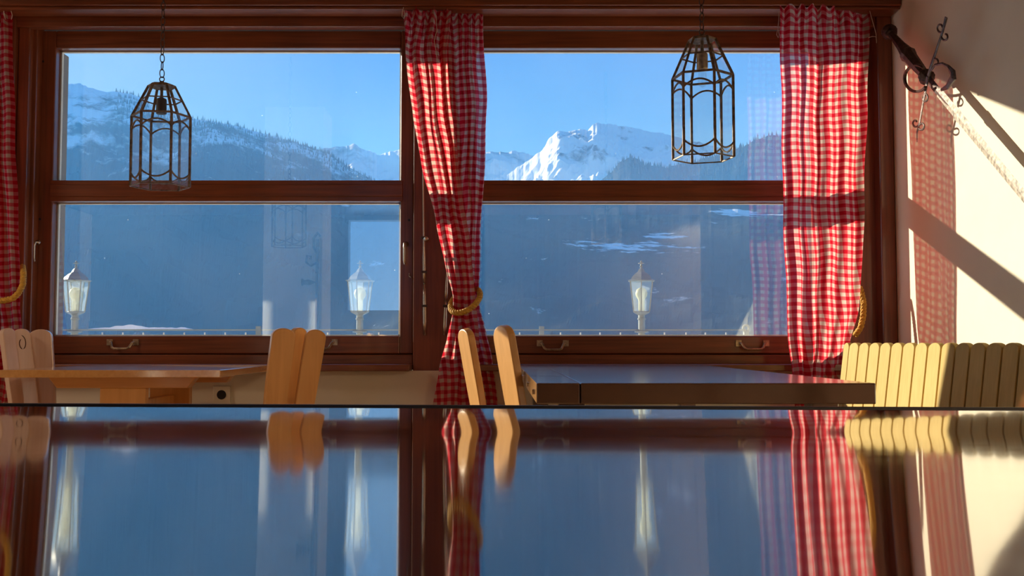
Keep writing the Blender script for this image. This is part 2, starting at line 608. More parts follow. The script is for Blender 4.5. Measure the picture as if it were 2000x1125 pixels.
# pelmet beam
zpb = P(970, 16, 4.74).z
m = MB()
m.box(XL + 0.01, XW - 0.004, 4.74, YF - 0.014, P(970, 10, 4.74).z, ZC - 0.002)
m.box(XL + 0.01, XW - 0.004, 4.755, YF - 0.014, zpb, P(970, 10, 4.74).z)
tag(m.build('trim_12', CASE_X, bevel=0.004), kind='structure')

# room shell
m = MB().box(XW, XW + 0.2, 0.55, YF + 0.009, 0, ZC)
tag(m.build('wall_right', WALL), kind='structure')
m = MB().box(XW + 0.2, XW + 3.0, 0.55, 0.75, 0, ZC).box(XW + 3.0, XW + 3.2, -4.0, 0.75, 0, ZC)
tag(m.build('wall_side', WALL2), kind='structure')
m = MB().box(XL - 0.2, XL, -4.0, YO, 0, ZC)
tag(m.build('wall_left', WALL2), kind='structure')
m = MB().box(XL - 0.2, -2.05, -4.2, -4.0, 0, ZC).box(-1.30, XW + 3.2, -4.2, -4.0, 0, ZC).box(-2.05, -1.30, -4.2, -4.0, 0, 1.3).box(-2.05, -1.30, -4.2, -4.0, 2.55, ZC)
tag(m.build('wall_back', DARKW), kind='structure')
m = MB().box(XL - 0.2, XW + 3.2, -4.2, YO + 0.2, -0.12, 0)
tag(m.build('floor', FLOOR), kind='structure')
m = MB().box(XL - 0.2, XW + 3.2, -4.2, YO + 0.5, ZC, ZC + 0.15)
tag(m.build('ceiling', CEIL), kind='structure')
m = MB().box(-1.738, -1.30, 2.1, 2.50, 0, ZC)
tag(m.build('wall_pillar', WALL2), kind='structure')
m = MB().box(XL, XW + 2.9, -3.99, -3.96, 0, 1.15)
tag(m.build('trim_13', DARKW), kind='structure')

# ------------------------------------------------------------------ window ironmongery
def lift_handle(win, x0, x1, ya, yb):
    """bow handle on the bottom rail"""
    L = win.location
    a = P(x0, ya, YS) - L; b = P(x1, ya, YS) - L
    low = P(970, yb, YS).z - L.z
    m = MB()
    for c in (a, b):
        m.box(c.x - 0.014, c.x + 0.014, -0.008, 0.0, c.z - 0.016, c.z + 0.014)
    m.tube([(a.x + .004, -.005, a.z), (a.x + .012, -.022, a.z - .004), (a.x + .022, -.035, low + .006), (a.x + .034, -.038, low),
            (b.x - .034, -.038, low), (b.x - .022, -.035, low + .006), (b.x - .012, -.022, b.z - .004), (b.x - .004, -.005, b.z)], 0.0062, 8)
    m.build('handle', BRASS, win, smooth=False)


lift_handle(win1, 215, 266, 668, 681)
lift_handle(win1, 608, 654, 668, 681)
lift_handle(win2, 1054, 1105, 670, 683)
lift_handle(win2, 1442, 1496, 670, 682)


def lever(win, px, y0, y1, dx):
    L = win.location
    a = P(px, y0, YS) - L; b = P(px + dx, y1, YS) - L
    m = MB()
    m.lathe((a.x, -0.004, a.z), [(0.013, 0.0), (0.013, 0.008), (0.007, 0.012), (0.007, 0.028)], 12, axis=(0, -1, 0))
    m.tube([(a.x, -.02, a.z), (a.x - .004 * (1 if dx < 0 else -.2), -.034, a.z), (b.x, -.036, a.z - .02), (b.x, -.036, b.z + .02), (b.x + .003, -.034, b.z)],
           [.007, .0075, .007, .0065, .005], 8)
    m.build('lever_handle', CHROME, win, smooth=True)


lever(win1, 76, 474, 512, -4)
lever(win1, 793, 477, 517, -2)
# little hook on the stile
L = win1.location
m = MB()
c = P(804, 538, YS) - L
m.tube([(c.x + .01, -.004, c.z), (c.x + .01, -.018, c.z - .006), (c.x, -.022, c.z - .012), (c.x - .01, -.02, c.z - .004), (c.x - .01, -.018, c.z + .01)], .0025, 6)
m.build('hook', CHROME, win1)


def rod(px_top, ytop, px_bot, ybot, label, brackets, g, knob=None):
    top, bot = P(px_top, ytop, YP - 0.012), P(px_bot, ybot, YP - 0.012)
    o = empty('bolt_rod', (bot.x, YP, bot.z))
    L = o.location
    seg = []
    n = 14
    pts = [top.lerp(bot, i / n) - L for i in range(n + 1)]
    rr = [.0045] * 8 + [.0075] * 4 + [.0095, .0095, .008]
    m = MB().tube(pts[:11], rr[:11], 10)
    m.tube([pts[10], pts[11], pts[12], pts[13], pts[14]], [.0055, .0085, .0095, .0095, .008], 10)
    m.build('rod', CHROME, o, smooth=True)
    for by in brackets:
        t = (by - ytop) / (ybot - ytop)
        c = top.lerp(bot, t) - L
        MB().box(c.x - .013, c.x + .013, -.022, 0.0, c.z - .006, c.z + .006).build('bracket', IRON, o, bevel=.002)
    if knob:
        t = (knob - ytop) / (ybot - ytop)
        c = top.lerp(bot, t) - L
        MB().lathe((c.x + .014, -.02, c.z), [(.006, 0), (.012, .012), (.014, .02), (.006, .03)], 10, axis=(0, -1, 0)).build('knob', CHROME, o, smooth=True)
    tag(o, label, 'bolt rod')
    return o


rod(826, 300, 830, 655, 'long shiny window bolt rod on the post beside the left window', (465, 532, 598), None, knob=468)
rod(878, 420, 868, 655, 'short window bolt rod on the post, just left of the middle curtain', (598,), None)

for w_, pts_ in ((win1, ((84, 120), (78, 428), (799, 430), (800, 122))),):
    for a_, b_y in pts_:
        c = P(a_, b_y, YS) - w_.location
        MB().lathe((c.x, 0.0, c.z), [(.006, -.001), (.006, .0015), (.003, .002)], 10, axis=(0, -1, 0)).build('screw_cap', BLACK, w_)
# wrought-iron bracket on the pillar, seen only in the panes
pb = empty('iron_bracket', (-1.33, 2.53, 0.9))
m = MB()
m.tube([(0, -.01, 0), (0, -.01, .60), (.0, -.01, .72)], .014, 8)
m.tube([(0, -.01, .60), (-.03, -.01, .66), (-.03, -.01, .73), (.0, -.01, .77), (.02, -.01, .74)], .009, 8)
m.tube([(0, -.01, .55), (-.05, -.01, .52), (-.085, -.01, .55), (-.08, -.01, .60), (-.05, -.01, .595), (-.055, -.01, .57)], .008, 8)
m.build('scroll_bar', IRON, pb)
MB().lathe((-.015, -.01, .40), [(.004, 0), (.012, .02), (.022, .05), (.016, .08), (.03, .10)], 8, axis=(-1, 0, 0)).build('leaf_bud', IRON, pb)
MB().box(-.012, .012, -.029, -.005, .1, .14).build('wall_plate', IRON, pb)
MB().box(-.012, .012, -.029, -.005, .6, .64).build('wall_plate', IRON, pb)
tag(pb, 'wrought-iron scrolled bracket on the white pillar, seen reflected in the left window', 'bracket')

# ------------------------------------------------------------------ curtain rail and curtains
zr = P(1200, 19, 4.80).z
o = MB().box(XL + 0.2, XW - 0.03, 4.795, 4.812, zr - 0.0035, zr + 0.0035).build('curtain_rail', RAILW)
tag(o, 'thin white curtain rail under the wooden pelmet', 'curtain rail')

CHK = 0.0355


def interp(tab, y):
    if y <= tab[0][0]: return tab[0][1]
    for (a, u), (b, v) in zip(tab, tab[1:]):
        if y <= b:
            t = (y - a) / (b - a)
            t = t * t * (3 - 2 * t) * 0.35 + t * 0.65
            return u + (v - u) * t
    return tab[-1][1]


def cloth_panel(name, parent, left, right, y0, y1, Y, folds, amp, anchor=0.0, seed=0, top_wave=0.0, nu=120, nv=170, ybulge=None, ruffle=0.0):
    """left/right: picture outline tables (y -> x) of the hanging cloth at depth Y"""
    me = bpy.data.meshes.new(name)
    bm = bmesh.new()
    uvl = bm.loops.layers.uv.new('cloth')
    grid, uvs = [], []
    vlen = 0.0
    prevc = None
    L = parent.location
    for j in range(nv + 1):
        tj = j / nv
        py = y0 + (y1 - y0) * tj
        xl, xr = interp(left, py), interp(right, py)
        row, ur = [], []
        c = P((xl + xr) / 2, py, Y)
        if prevc is not None: vlen += (c - prevc).length
        prevc = c
        wm = (xr - xl) / F * Y
        for i in range(nu + 1):
            s = i / nu
            gath = math.exp(-tj * 9) * ruffle
            sx = s + 0.012 * math.sin(6.28 * (folds * s + seed)) 
            px = xl + (xr - xl) * max(0, min(1, sx)) if 0 < i < nu else (xl if i == 0 else xr)
            px += 1.3 * math.sin(py * 0.035 + seed * 2 + s * 5) * (1 if 0 < i < nu else 0.9)
            p = P(px, py, Y + (ybulge(s, py) if ybulge else 0))
            ph = 6.2832 * (folds * s + 0.22 * math.sin(3 * s + seed) + 0.05 * math.sin(tj * 5 + seed))
            d = amp * (math.sin(ph) + 0.35 * math.sin(2.3 * ph + 1 + tj * 2 + seed))
            d += amp * 1.5 * nz(Vector((s * 9 + tj * 1.5, tj * 2.5, seed * 3.1)))
            d += gath * 0.018 * nz(Vector((s * 30, tj * 26, seed)))
            p.y += d
            p.z += gath * 0.012 * math.sin(6.28 * (folds * 1.7 * s + seed)) if j < 6 else 0
            p.z += 0.004 * nz(Vector((s * 6, tj * 8, 9 + seed))) 
            row.append(bm.verts.new(p - L))
            uu = ((s - anchor) * wm * 1.03 + seed * 0.31) / CHK
            uu += 0.2 * d / CHK
            ur.append((uu, vlen / CHK + 0.25 * nz(Vector((s * 4, tj * 6, seed + 4)))))
        grid.append(row); uvs.append(ur)
    for j in range(nv):
        for i in range(nu):
            f = bm.faces.new((grid[j][i], grid[j][i + 1], grid[j + 1][i + 1], grid[j + 1][i]))
            f.smooth = True
            idx = [(j, i), (j, i + 1), (j + 1, i + 1), (j + 1, i)]
            for lp, (a, b) in zip(f.loops, idx):
                lp[uvl].uv = uvs[a][b]
    bm.to_mesh(me); bm.free()
    me.materials.append(CLOTH)
    ob = bpy.data.objects.new(name, me)
    COL.objects.link(ob)
    ob.parent = parent
    md = ob.modifiers.new('thick', 'SOLIDIFY'); md.thickness = 0.0006; md.offset = 0
    ob.modifiers.remove(md)
    return ob


def thread(parent, pts, Y):
    L = parent.location
    q = [P(x, y, Y) - L for x, y in pts]
    MB().tube(q, 0.0013, 5).build('thread', THREAD, parent)


def rope_tie(name, pts, label, closed=False, r=0.011, ends=None):
    """twisted three-strand rope along pts (world)"""
    pts = [Vector(p) for p in pts]
    c0 = sum(pts, Vector()) / len(pts)
    o = empty(name, c0)
    N = 160
    # resample
    P2 = pts + ([pts[0]] if closed else [])
    cum = [0]
    for a, b in zip(P2, P2[1:]): cum.append(cum[-1] + (b - a).length)
    def at(t):
        d = t * cum[-1]
        for i in range(len(cum) - 1):
            if d <= cum[i + 1] + 1e-9:
                k = (d - cum[i]) / max(1e-9, cum[i + 1] - cum[i])
                return P2[i].lerp(P2[i + 1], k)
        return P2[-1]
    core = [at(i / N) for i in range(N + (0 if closed else 1))]
    m = MB()
    for s in range(3):
        path = []
        for i, p in enumerate(core):
            a = core[i - 1] if (i or closed) else core[0]
            b = core[(i + 1) % len(core)] if (closed or i < len(core) - 1) else core[-1]
            t = (b - a).normalized()
            u = t.cross(Vector((0.2, 0.3, 0.93))).normalized(); v = t.cross(u)
            turns = round(cum[-1] / 0.045)
            an = 6.2832 * (turns * i / N + s / 3)
            path.append(p - c0 + (u * math.cos(an) + v * math.sin(an)) * r * 0.52)
        m.tube(path, r * 0.56, 7, closed=closed)
    m.build('rope', ROPE, o, smooth=True)
    tag(o, label, 'curtain tieback')
    return o


YC = 4.80
# right curtain
cr = empty('gingham_curtain', P(1610, 790, YC))
cloth_panel('cloth', cr,
            [(12, 1523), (40, 1524), (200, 1526), (400, 1529), (560, 1536), (660, 1541), (740, 1548), (900, 1565), (1000, 1568)],
            [(8, 1698), (60, 1697), (200, 1692), (380, 1686), (500, 1684), (600, 1676), (670, 1660), (740, 1640), (900, 1650), (1000, 1655)],
            12, 1000, YC - 0.07, 4.6, 0.010, seed=0.4, ruffle=1.0, ybulge=lambda s_, py_: 0.11 * max(0, s_ - .45) ** 1.3 * 2)
thread(cr, [(1522, 14), (1521, 40), (1519, 55), (1517, 68), (1520, 74), (1522, 68), (1520, 55)], YC - 0.02)
thread(cr, [(1697, 15), (1701, 30), (1706, 48), (1711, 66), (1712, 84), (1711, 72), (1704, 71), (1696, 74)], YC - 0.02)
tag(cr, 'sunlit red and white gingham curtain hanging at the right window, next to the wall', 'curtain', 'red gingham curtains')
# middle curtain, two lengths tied together
cm = empty('gingham_curtain', P(908, 790, YC))
cloth_panel('cloth', cm,
            [(16, 858), (200, 872), (350, 888), (480, 905), (560, 908), (600, 905), (660, 905), (785, 905), (1000, 880)],
            [(16, 943), (100, 946), (200, 951), (280, 949), (380, 943), (480, 938), (560, 935), (600, 938), (640, 948), (700, 960), (785, 973), (1000, 1000)],
            16, 1000, YC + 0.02, 3.7, 0.009, anchor=1.0, seed=1.7, ruffle=1.2, nu=80)
cloth_panel('cloth', cm,
            [(16, 787), (100, 792), (230, 806), (320, 824), (430, 850), (520, 871), (580, 884), (605, 884), (660, 874), (720, 858), (785, 845), (1000, 800)],
            [(16, 884), (100, 872), (200, 880), (300, 893), (400, 906), (480, 918), (560, 928), (600, 930), (660, 935), (785, 940), (1000, 950)],
            16, 1000, YC - 0.03, 3.2, 0.010, anchor=1.0, seed=2.9, ruffle=1.2, nu=90)
thread(cm, [(788, 14), (786, 22), (785, 32), (788, 36), (791, 30), (789, 20)], YC - 0.05)
thread(cm, [(852, 30), (853, 60), (848, 80), (852, 100), (854, 116), (857, 122)], YC - 0.06)
tag(cm, 'red and white gingham curtain gathered on the middle post and tied with a rope ring', 'curtain', 'red gingham curtains')
# left curtain
cl = empty('gingham_curtain', P(10, 790, YC))
cloth_panel('cloth', cl,
            [(16, -120), (300, -95), (560, -60), (600, -58), (800, -90), (1000, -110)],
            [(16, 20), (100, 24), (250, 27), (400, 32), (500, 37), (560, 37), (600, 38), (640, 44), (800, 20), (1000, 20)],
            16, 1000, YC, 4.0, 0.010, anchor=1.0, seed=4.2, ruffle=1.0)
thread(cl, [(7, 16), (8, 30), (11, 38)], YC - 0.02)
thread(cl, [(20, 16), (24, 30), (22, 38)], YC - 0.02)
tag(cl, 'red and white gingham curtain at the left edge of the picture', 'curtain', 'red gingham curtains')

# tiebacks
cc = [P(909 + 29 * math.cos(a), 587 + 21 * math.sin(a) + 2 * math.cos(a) * -6, YC - 0.012 - 0.075 * math.sin(a)) for a in [i * 6.2832 / 24 for i in range(24)]]
rope_tie('rope_tieback', cc, 'twisted yellow rope ring round the middle curtain', closed=True, r=0.0135)
pts = [P(44, 520, YP - 0.03), P(46, 535, YC - 0.03), P(45, 555, YC - 0.06), P(37, 572, YC - 0.08), P(25, 583, YC - 0.09), P(8, 587, YC - 0.09), P(-15, 588, YC - 0.09),
       P(-45, 586, YC - 0.09), P(-70, 575, YC - 0.04)]
rt = rope_tie('rope_tieback', pts, 'yellow rope looped round the left curtain and hooked to the casing', r=0.0135)
hk = P(44, 516, YP - 0.01) - rt.location
MB().tube([P(44, 503, YP - .005) - rt.location, P(45, 512, YP - .03) - rt.location, P(44, 522, YP - .03) - rt.location], .004, 6).build('wire_loop', BRASS, rt)
MB().tube([P(38, 511, YP - .02) - rt.location, P(47, 502, YP - .02) - rt.location], .0045, 6).build('peg', PINE_X, rt)
pts = [P(1670, 655, YC + 0.05), P(1681, 640, YC + 0.03), P(1686, 618, YC + 0.03), P(1687, 590, YC + 0.04), P(1680, 562, YC + 0.07)]
rope_tie('rope_tieback', pts, 'yellow rope hanging behind the right edge of the right curtain', r=0.0135)

# ------------------------------------------------------------------ wall socket
c = P(433, 771, YF)
so = empty('wall_socket', (c.x, YF + 0.009, c.z))
MB().box(-.042, .042, -.012, 0, -.05, .042).build('plate', PLASTIC, so, bevel=.004)
MB().lathe((0, -.0121, 0), [(.022, 0), (.022, .002), (.017, .0025)], 24, axis=(0, -1, 0)).build('insert', BLACK, so)
tag(so, 'cream wall socket with round black insert under the window sill', 'socket')

# ------------------------------------------------------------------ tables
def trestle_base(o, x0, x1, ya, yb, ztop, mat, matp):
    """two cleats, two pedestal boards, foot"""
    cx = (x0 + x1) / 2
    for yy in (ya + 0.14, yb - 0.22):
        hw = (x1 - x0) * 0.345
        m = MB()
        poly = [(-hw, 0), (hw, 0), (hw - 0.035, -0.045), (-hw + 0.035, -0.045)]
        m.prism(poly, (cx, yy, ztop), (1, 0, 0), (0, 0, 1), (0, 1, 0), 0.06)
        m.build('cleat', mat, o, bevel=.003)
        MB().box(cx - 0.088, cx + 0.088, yy + .01, yy + 0.05, 0.06, ztop - 0.045).build('pedestal', matp, o, bevel=.003)
        MB().box(cx - 0.3, cx + 0.3, yy - .01, yy + 0.07, 0.0, 0.06).build('foot', mat, o, bevel=.004)
    MB().box(cx - 0.02, cx + 0.02, ya + 0.2, yb - 0.2, 0.3, ztop - 0.1).build('stretcher', matp, o, bevel=.003)


# pine table at the left window
tl = empty('pine_table', (0, 0, 0))
x1 = P(430, 722, 3.81).x
MB().box(x1 - 0.83, x1, 3.81, 4.74, Z_SILL - 0.028, Z_SILL).build('tabletop', PINE_Y, tl, bevel=.002)
trestle_base(tl, x1 - 0.83, x1, 3.81, 4.74, Z_SILL - 0.028, PINE_X, PINE_Z)
tag(tl, 'light pine table with pedestal base at the left window', 'table')

# dark table at the right window
td = empty('dark_table', (0, 0, 0))
yn = 0.10 / ((748 - 670) / F)
xa, xb = P(1048, 748, yn).x, P(1711, 748, yn).x
MB().box(xa + .11, xb, yn, 4.74, Z_SILL - 0.052, Z_SILL).build('tabletop', WALNUT, td, bevel=.003)
m = MB()
for a, b in ((yn, 3.1), (3.105, 3.8), (3.805, 4.74)):
    m.box(xa, xa + .108, a, b - .003, Z_SILL - 0.052, Z_SILL)
m.build('breadboard_end', WALNUT, td, bevel=.003)
for yy in (2.75, 3.25, 3.95): MB().lathe((xa - .0005, yy, Z_SILL - .03), [(.007, 0), (.007, .003), (.003, .004)], 10, axis=(-1, 0, 0)).build('dowel', WALNUT_L, td)
for sx in (xa + .06, xb - .13):
    for sy in (yn + .1, 4.58):
        MB().box(sx, sx + .07, sy, sy + .07, 0, Z_SILL - .052).build('leg', WALNUT, td, bevel=.003)
tag(td, 'long dark brown polished table at the right window', 'table')

# near lacquered table: gently warped surface solved from how it mirrors the room
refl = [(792, 0.17), (800, 0.16), (822, 0.035), (846, -0.055), (866, 0.035), (905, 0.105), (930, 0.135), (975, 0.185), (1040, 0.27), (1100, 0.375), (1125, 0.41), (1500, 0.9)]
def zwin(y): 
    for (a, u), (b, v) in zip(refl, refl[1:]):
        if y <= b: return u + (v - u) * max(0, (y - a) / (b - a))
    return refl[-1][1]
d = 1.60
k = d * 0.0620
prof = [(d, HC - k)]
step = 0.004
while d > 0.19:
    e = k / d
    ypix = YH + F * e
    # smooth the target a little
    zt = sum(zwin(ypix + q) for q in (-9, -6, -3, 0, 3, 6, 9)) / 7
    E = (zt + k) / (YG - d)
    a = (E - e) / 2
    a = max(-0.075, min(0.03, a))
    d -= step
    k -= a * step * -1 if False else -a * step
    prof.append((d, HC - k))
# carry on towards the viewer's side, levelling out
sl = (prof[-1][1] - prof[-6][1]) / (prof[-1][0] - prof[-6][0])
dd, zz = prof[-1]
while dd > -0.35:
    dd -= 0.02
    sl *= 0.90
    zz -= sl * 0.02
    prof.append((dd, zz))
prof = prof[::-1]                                     # near -> far
print('near table z', prof[0], prof[-1])
tn = empty('lacquered_table', (0, 0, 0))
m = MB()
ROLL = -0.0042
TW = -0.0058
nx = 24
far = prof[-1]
top = [(y, z) for y, z in prof]
# rounded far edge
for q in range(1, 7):
    an = q / 6 * math.pi / 2
    top.append((far[0] + 0.004 * math.sin(an), far[1] - 0.004 * (1 - math.cos(an))))
bot = [(far[0] + 0.004, far[1] - 0.03), (prof[0][0], prof[0][1] - 0.03)]
sec = top + bot
rings = []
for i in range(nx + 1):
    x = -1.25 + 2.5 * i / nx
    rings.append([Vector((x, y, z + ROLL * x + TW * (x + .4) * (y - far[0]))) for y, z in sec])
m.quadstrip(rings)
tt = m.build('tabletop', LACQ, tn, smooth=True)
for p in tt.data.polygons:
    if abs(p.normal.z) < 0.6 or p.normal.z < 0: p.use_smooth = False
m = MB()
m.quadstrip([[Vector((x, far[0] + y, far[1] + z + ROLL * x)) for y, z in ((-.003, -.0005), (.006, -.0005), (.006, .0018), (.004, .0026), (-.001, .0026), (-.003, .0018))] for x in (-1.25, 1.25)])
m.build('shaded_edge_strip', BLACK, tn)  # added strip; its black stands in for the shade along the far edge
for sx in (-1.15, 1.08):
    for sy in (-0.25, 1.45):
        zt = [z for y, z in prof if y >= sy][0] - 0.02
        MB().box(sx, sx + .07, sy, sy + .07, 0, zt).build('leg', CASE_Z, tn, bevel=.004)
tag(tn, 'glossy black lacquered table in the foreground mirroring the window', 'table')

# ------------------------------------------------------------------ chairs
def stave_poly(w, h, notch=None):
    """board outline with a round head, slightly waisted"""
    r = w * 0.5
    pts = []
    hh = r * 0.72
    for i in range(13):
        a = math.pi * i / 12
        pts.append((r * math.cos(a), h - hh + hh * math.sin(a)))
    left = [(-r, h * .7), (-r * .96, h * .45), (-r * .86, h * .2), (-r * .6, 0)]
    right = [(r * .6, 0), (r * .86, h * .2), (r * .96, h * .45), (r, h * .7)]
    return pts + left + right


def chair(staves, seat_c, yaw_seat, label, mat=PINE_Z, th=0.028, carve=None):
    o = empty('plank_chair', (seat_c[0], seat_c[1], 0))
    L = o.location
    sm = MB()
    c, s = math.cos(yaw_seat), math.sin(yaw_seat)
    ux, uy = Vector((c, s, 0)), Vector((-s, c, 0))
    poly = [(-.17, -.19), (.17, -.21), (.2, -.19), (.2, .19), (.17, .21), (-.17, .19)]
    sm.prism(poly, (0, 0, .43), ux, uy, (0, 0, 1), .035)
    sm.build('seat', PINE_X, o, bevel=.004)
    for a, b in ((-.12, -.14), (-.12, .14), (.14, -.15), (.14, .15)):
        p = ux * a + uy * b
        q = ux * a * 1.35 + uy * b * 1.35
        MB().tube([(q.x, q.y, 0), (p.x, p.y, .44)], [.013, .019], 8).build('leg', PINE_Z, o)
    for (top, bot, w, yaw, dep) in staves:
        T, B_ = P(top[0], top[1], dep), P(bot[0], bot[1], dep)
        up = (T - B_); up.normalize()
        # prolong down to seat height
        tdown = (T.z - 0.45) / up.z
        base = T - up * tdown
        wdir = Vector((math.cos(yaw), math.sin(yaw), 0))
        wdir = (wdir - up * wdir.dot(up)).normalized()
        nrm = wdir.cross(up)                                   # away from viewer or towards
        if nrm.y < 0: nrm = -nrm
        m = MB()
        m.prism(stave_poly(w, tdown), base - L, wdir, up, nrm, th)
        st = m.build('back_board', mat, o, bevel=.004, seg=2)
        if carve and carve[0] == (top, bot):
            f = base - L - nrm * 0.0012
            m = MB()
            for (sg, cx_, r_) in ((1, -.006, .024), (-1, .006, .017)):
                pts = []
                for i in range(9):
                    a = -1.25 + 2.5 * i / 8
                    pts.append(f + wdir * (sg * (math.cos(a) * r_ * .75 - r_ * .15)) + up * (tdown - 0.062 + math.sin(a) * r_ * 1.3 - sg * -.004))
                m.tube(pts, [.0008] + [.002] * 7 + [.0008], 6)
            m.build('carving', GROOVE, st)
    tag(o, label, 'chair', 'plank-back chairs at the tables')
    return o


chair([((557, 641), (539, 790), .090, R(28), 3.84),
       ((589, 640), (570, 790), .062, R(48), 3.93),
       ((620, 644), (596, 790), .078, R(24), 3.88)],
      (-1.02, 3.95), R(180), 'pine plank chair with rounded back boards at the right side of the pine table')
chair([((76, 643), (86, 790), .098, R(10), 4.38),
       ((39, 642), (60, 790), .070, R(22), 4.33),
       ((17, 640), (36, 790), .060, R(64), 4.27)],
      (-1.95, 4.30), 0, 'pale skylit plank chair with carved rings at the left end of the pine table',
      carve=[((39, 642), (60, 790))], mat=PINE_SKYLIT)
chair([((901, 643), (927, 790), .110, R(-66), 3.90),
       ((974, 636), (1000, 790), .135, R(-66), 3.62)],
      (0.13, 3.85), 0, 'sunlit pine plank chair at the left side of the dark table, before the middle curtain')

# ------------------------------------------------------------------ bench along the right wall
bn = empty('slatted_bench', (1.5, 4.4, 0))
L = bn.location
far_p, near_p = Vector((1.497, 4.467, 0)), Vector((1.497 + 0.119 * 2.2, 2.267, 0))
dr = (near_p - far_p).normalized()
nr = Vector((dr.y, -dr.x, 0))
if nr.x < 0: nr = -nr                                  # towards the wall
pitch, ztop = 0.0898, 0.851
for i in range(24):
    p0 = far_p + dr * (pitch * i)
    w = pitch - 0.009
    if i == 0: w = 0.05; p0 = far_p + dr * .035
    poly = [(0, 0), (w, 0), (w, .40 - .022)] + [(w / 2 + w / 2 * math.cos(a), .40 - .022 + .022 * math.sin(a)) for a in [math.pi * q / 10 for q in range(1, 10)]] + [(0, .40 - .022)]
    up = (Vector((0, 0, 1)) + nr * 0.13).normalized()
    base = p0 + Vector((0, 0, ztop - .40 * up.z)) - nr * (.40 * up.dot(nr))
    MB().prism(poly, base - L, dr, up, nr, .022).build('slat', BENCH, bn, bevel=.002)
ln = pitch * 24
up = (Vector((0, 0, 1)) + nr * 0.13).normalized()
q = far_p + dr * .05 + Vector((0, 0, ztop - .40 * up.z)) - nr * (.40 * up.dot(nr)) + nr * .0225 - L
MB().prism([(0, .10), (ln - .08, .10), (ln - .08, .372), (0, .372)], q, dr, up, nr, .006).build('gap_darkener', DARKW, bn)  # dark board added behind the slats, so no lit wall shows in the gaps
m = MB()
for z0, z1, off in ((.50, .56, -.020), (.70, .76, .006)):
    q0, q1 = far_p + nr * off - L, far_p + dr * ln + nr * off - L
    m.quadstrip([[q0 + Vector((0, 0, z0)), q0 + nr * .02 + Vector((0, 0, z0)), q0 + nr * .03 + Vector((0, 0, z1)), q0 + nr * .01 + Vector((0, 0, z1))],
                 [q1 + Vector((0, 0, z0)), q1 + nr * .02 + Vector((0, 0, z0)), q1 + nr * .03 + Vector((0, 0, z1)), q1 + nr * .01 + Vector((0, 0, z1))]])
m.build('back_rail', BENCH, bn)
m = MB()
q0, q1 = far_p - L, far_p + dr * ln - L
m.quadstrip([[q0 + Vector((0, 0, .42)), q0 - nr * .34 + Vector((0, 0, .42)), q0 - nr * .34 + Vector((0, 0, .455)), q0 + Vector((0, 0, .455))],
             [q1 + Vector((0, 0, .42)), q1 - nr * .34 + Vector((0, 0, .42)), q1 - nr * .34 + Vector((0, 0, .455)), q1 + Vector((0, 0, .455))]])
m.build('seat', BENCH, bn)
for t in (.1, ln / 2, ln - .15):
    q = far_p + dr * t - nr * .2 - L
    m = MB()
    m.prism([(-.13, 0), (.15, 0), (.15, .42), (-.13, .42)], q, nr, (0, 0, 1), dr, .035)
    m.build('leg', BENCH, bn)
tag(bn, 'pale slatted wooden bench with scalloped back along the right wall', 'bench')

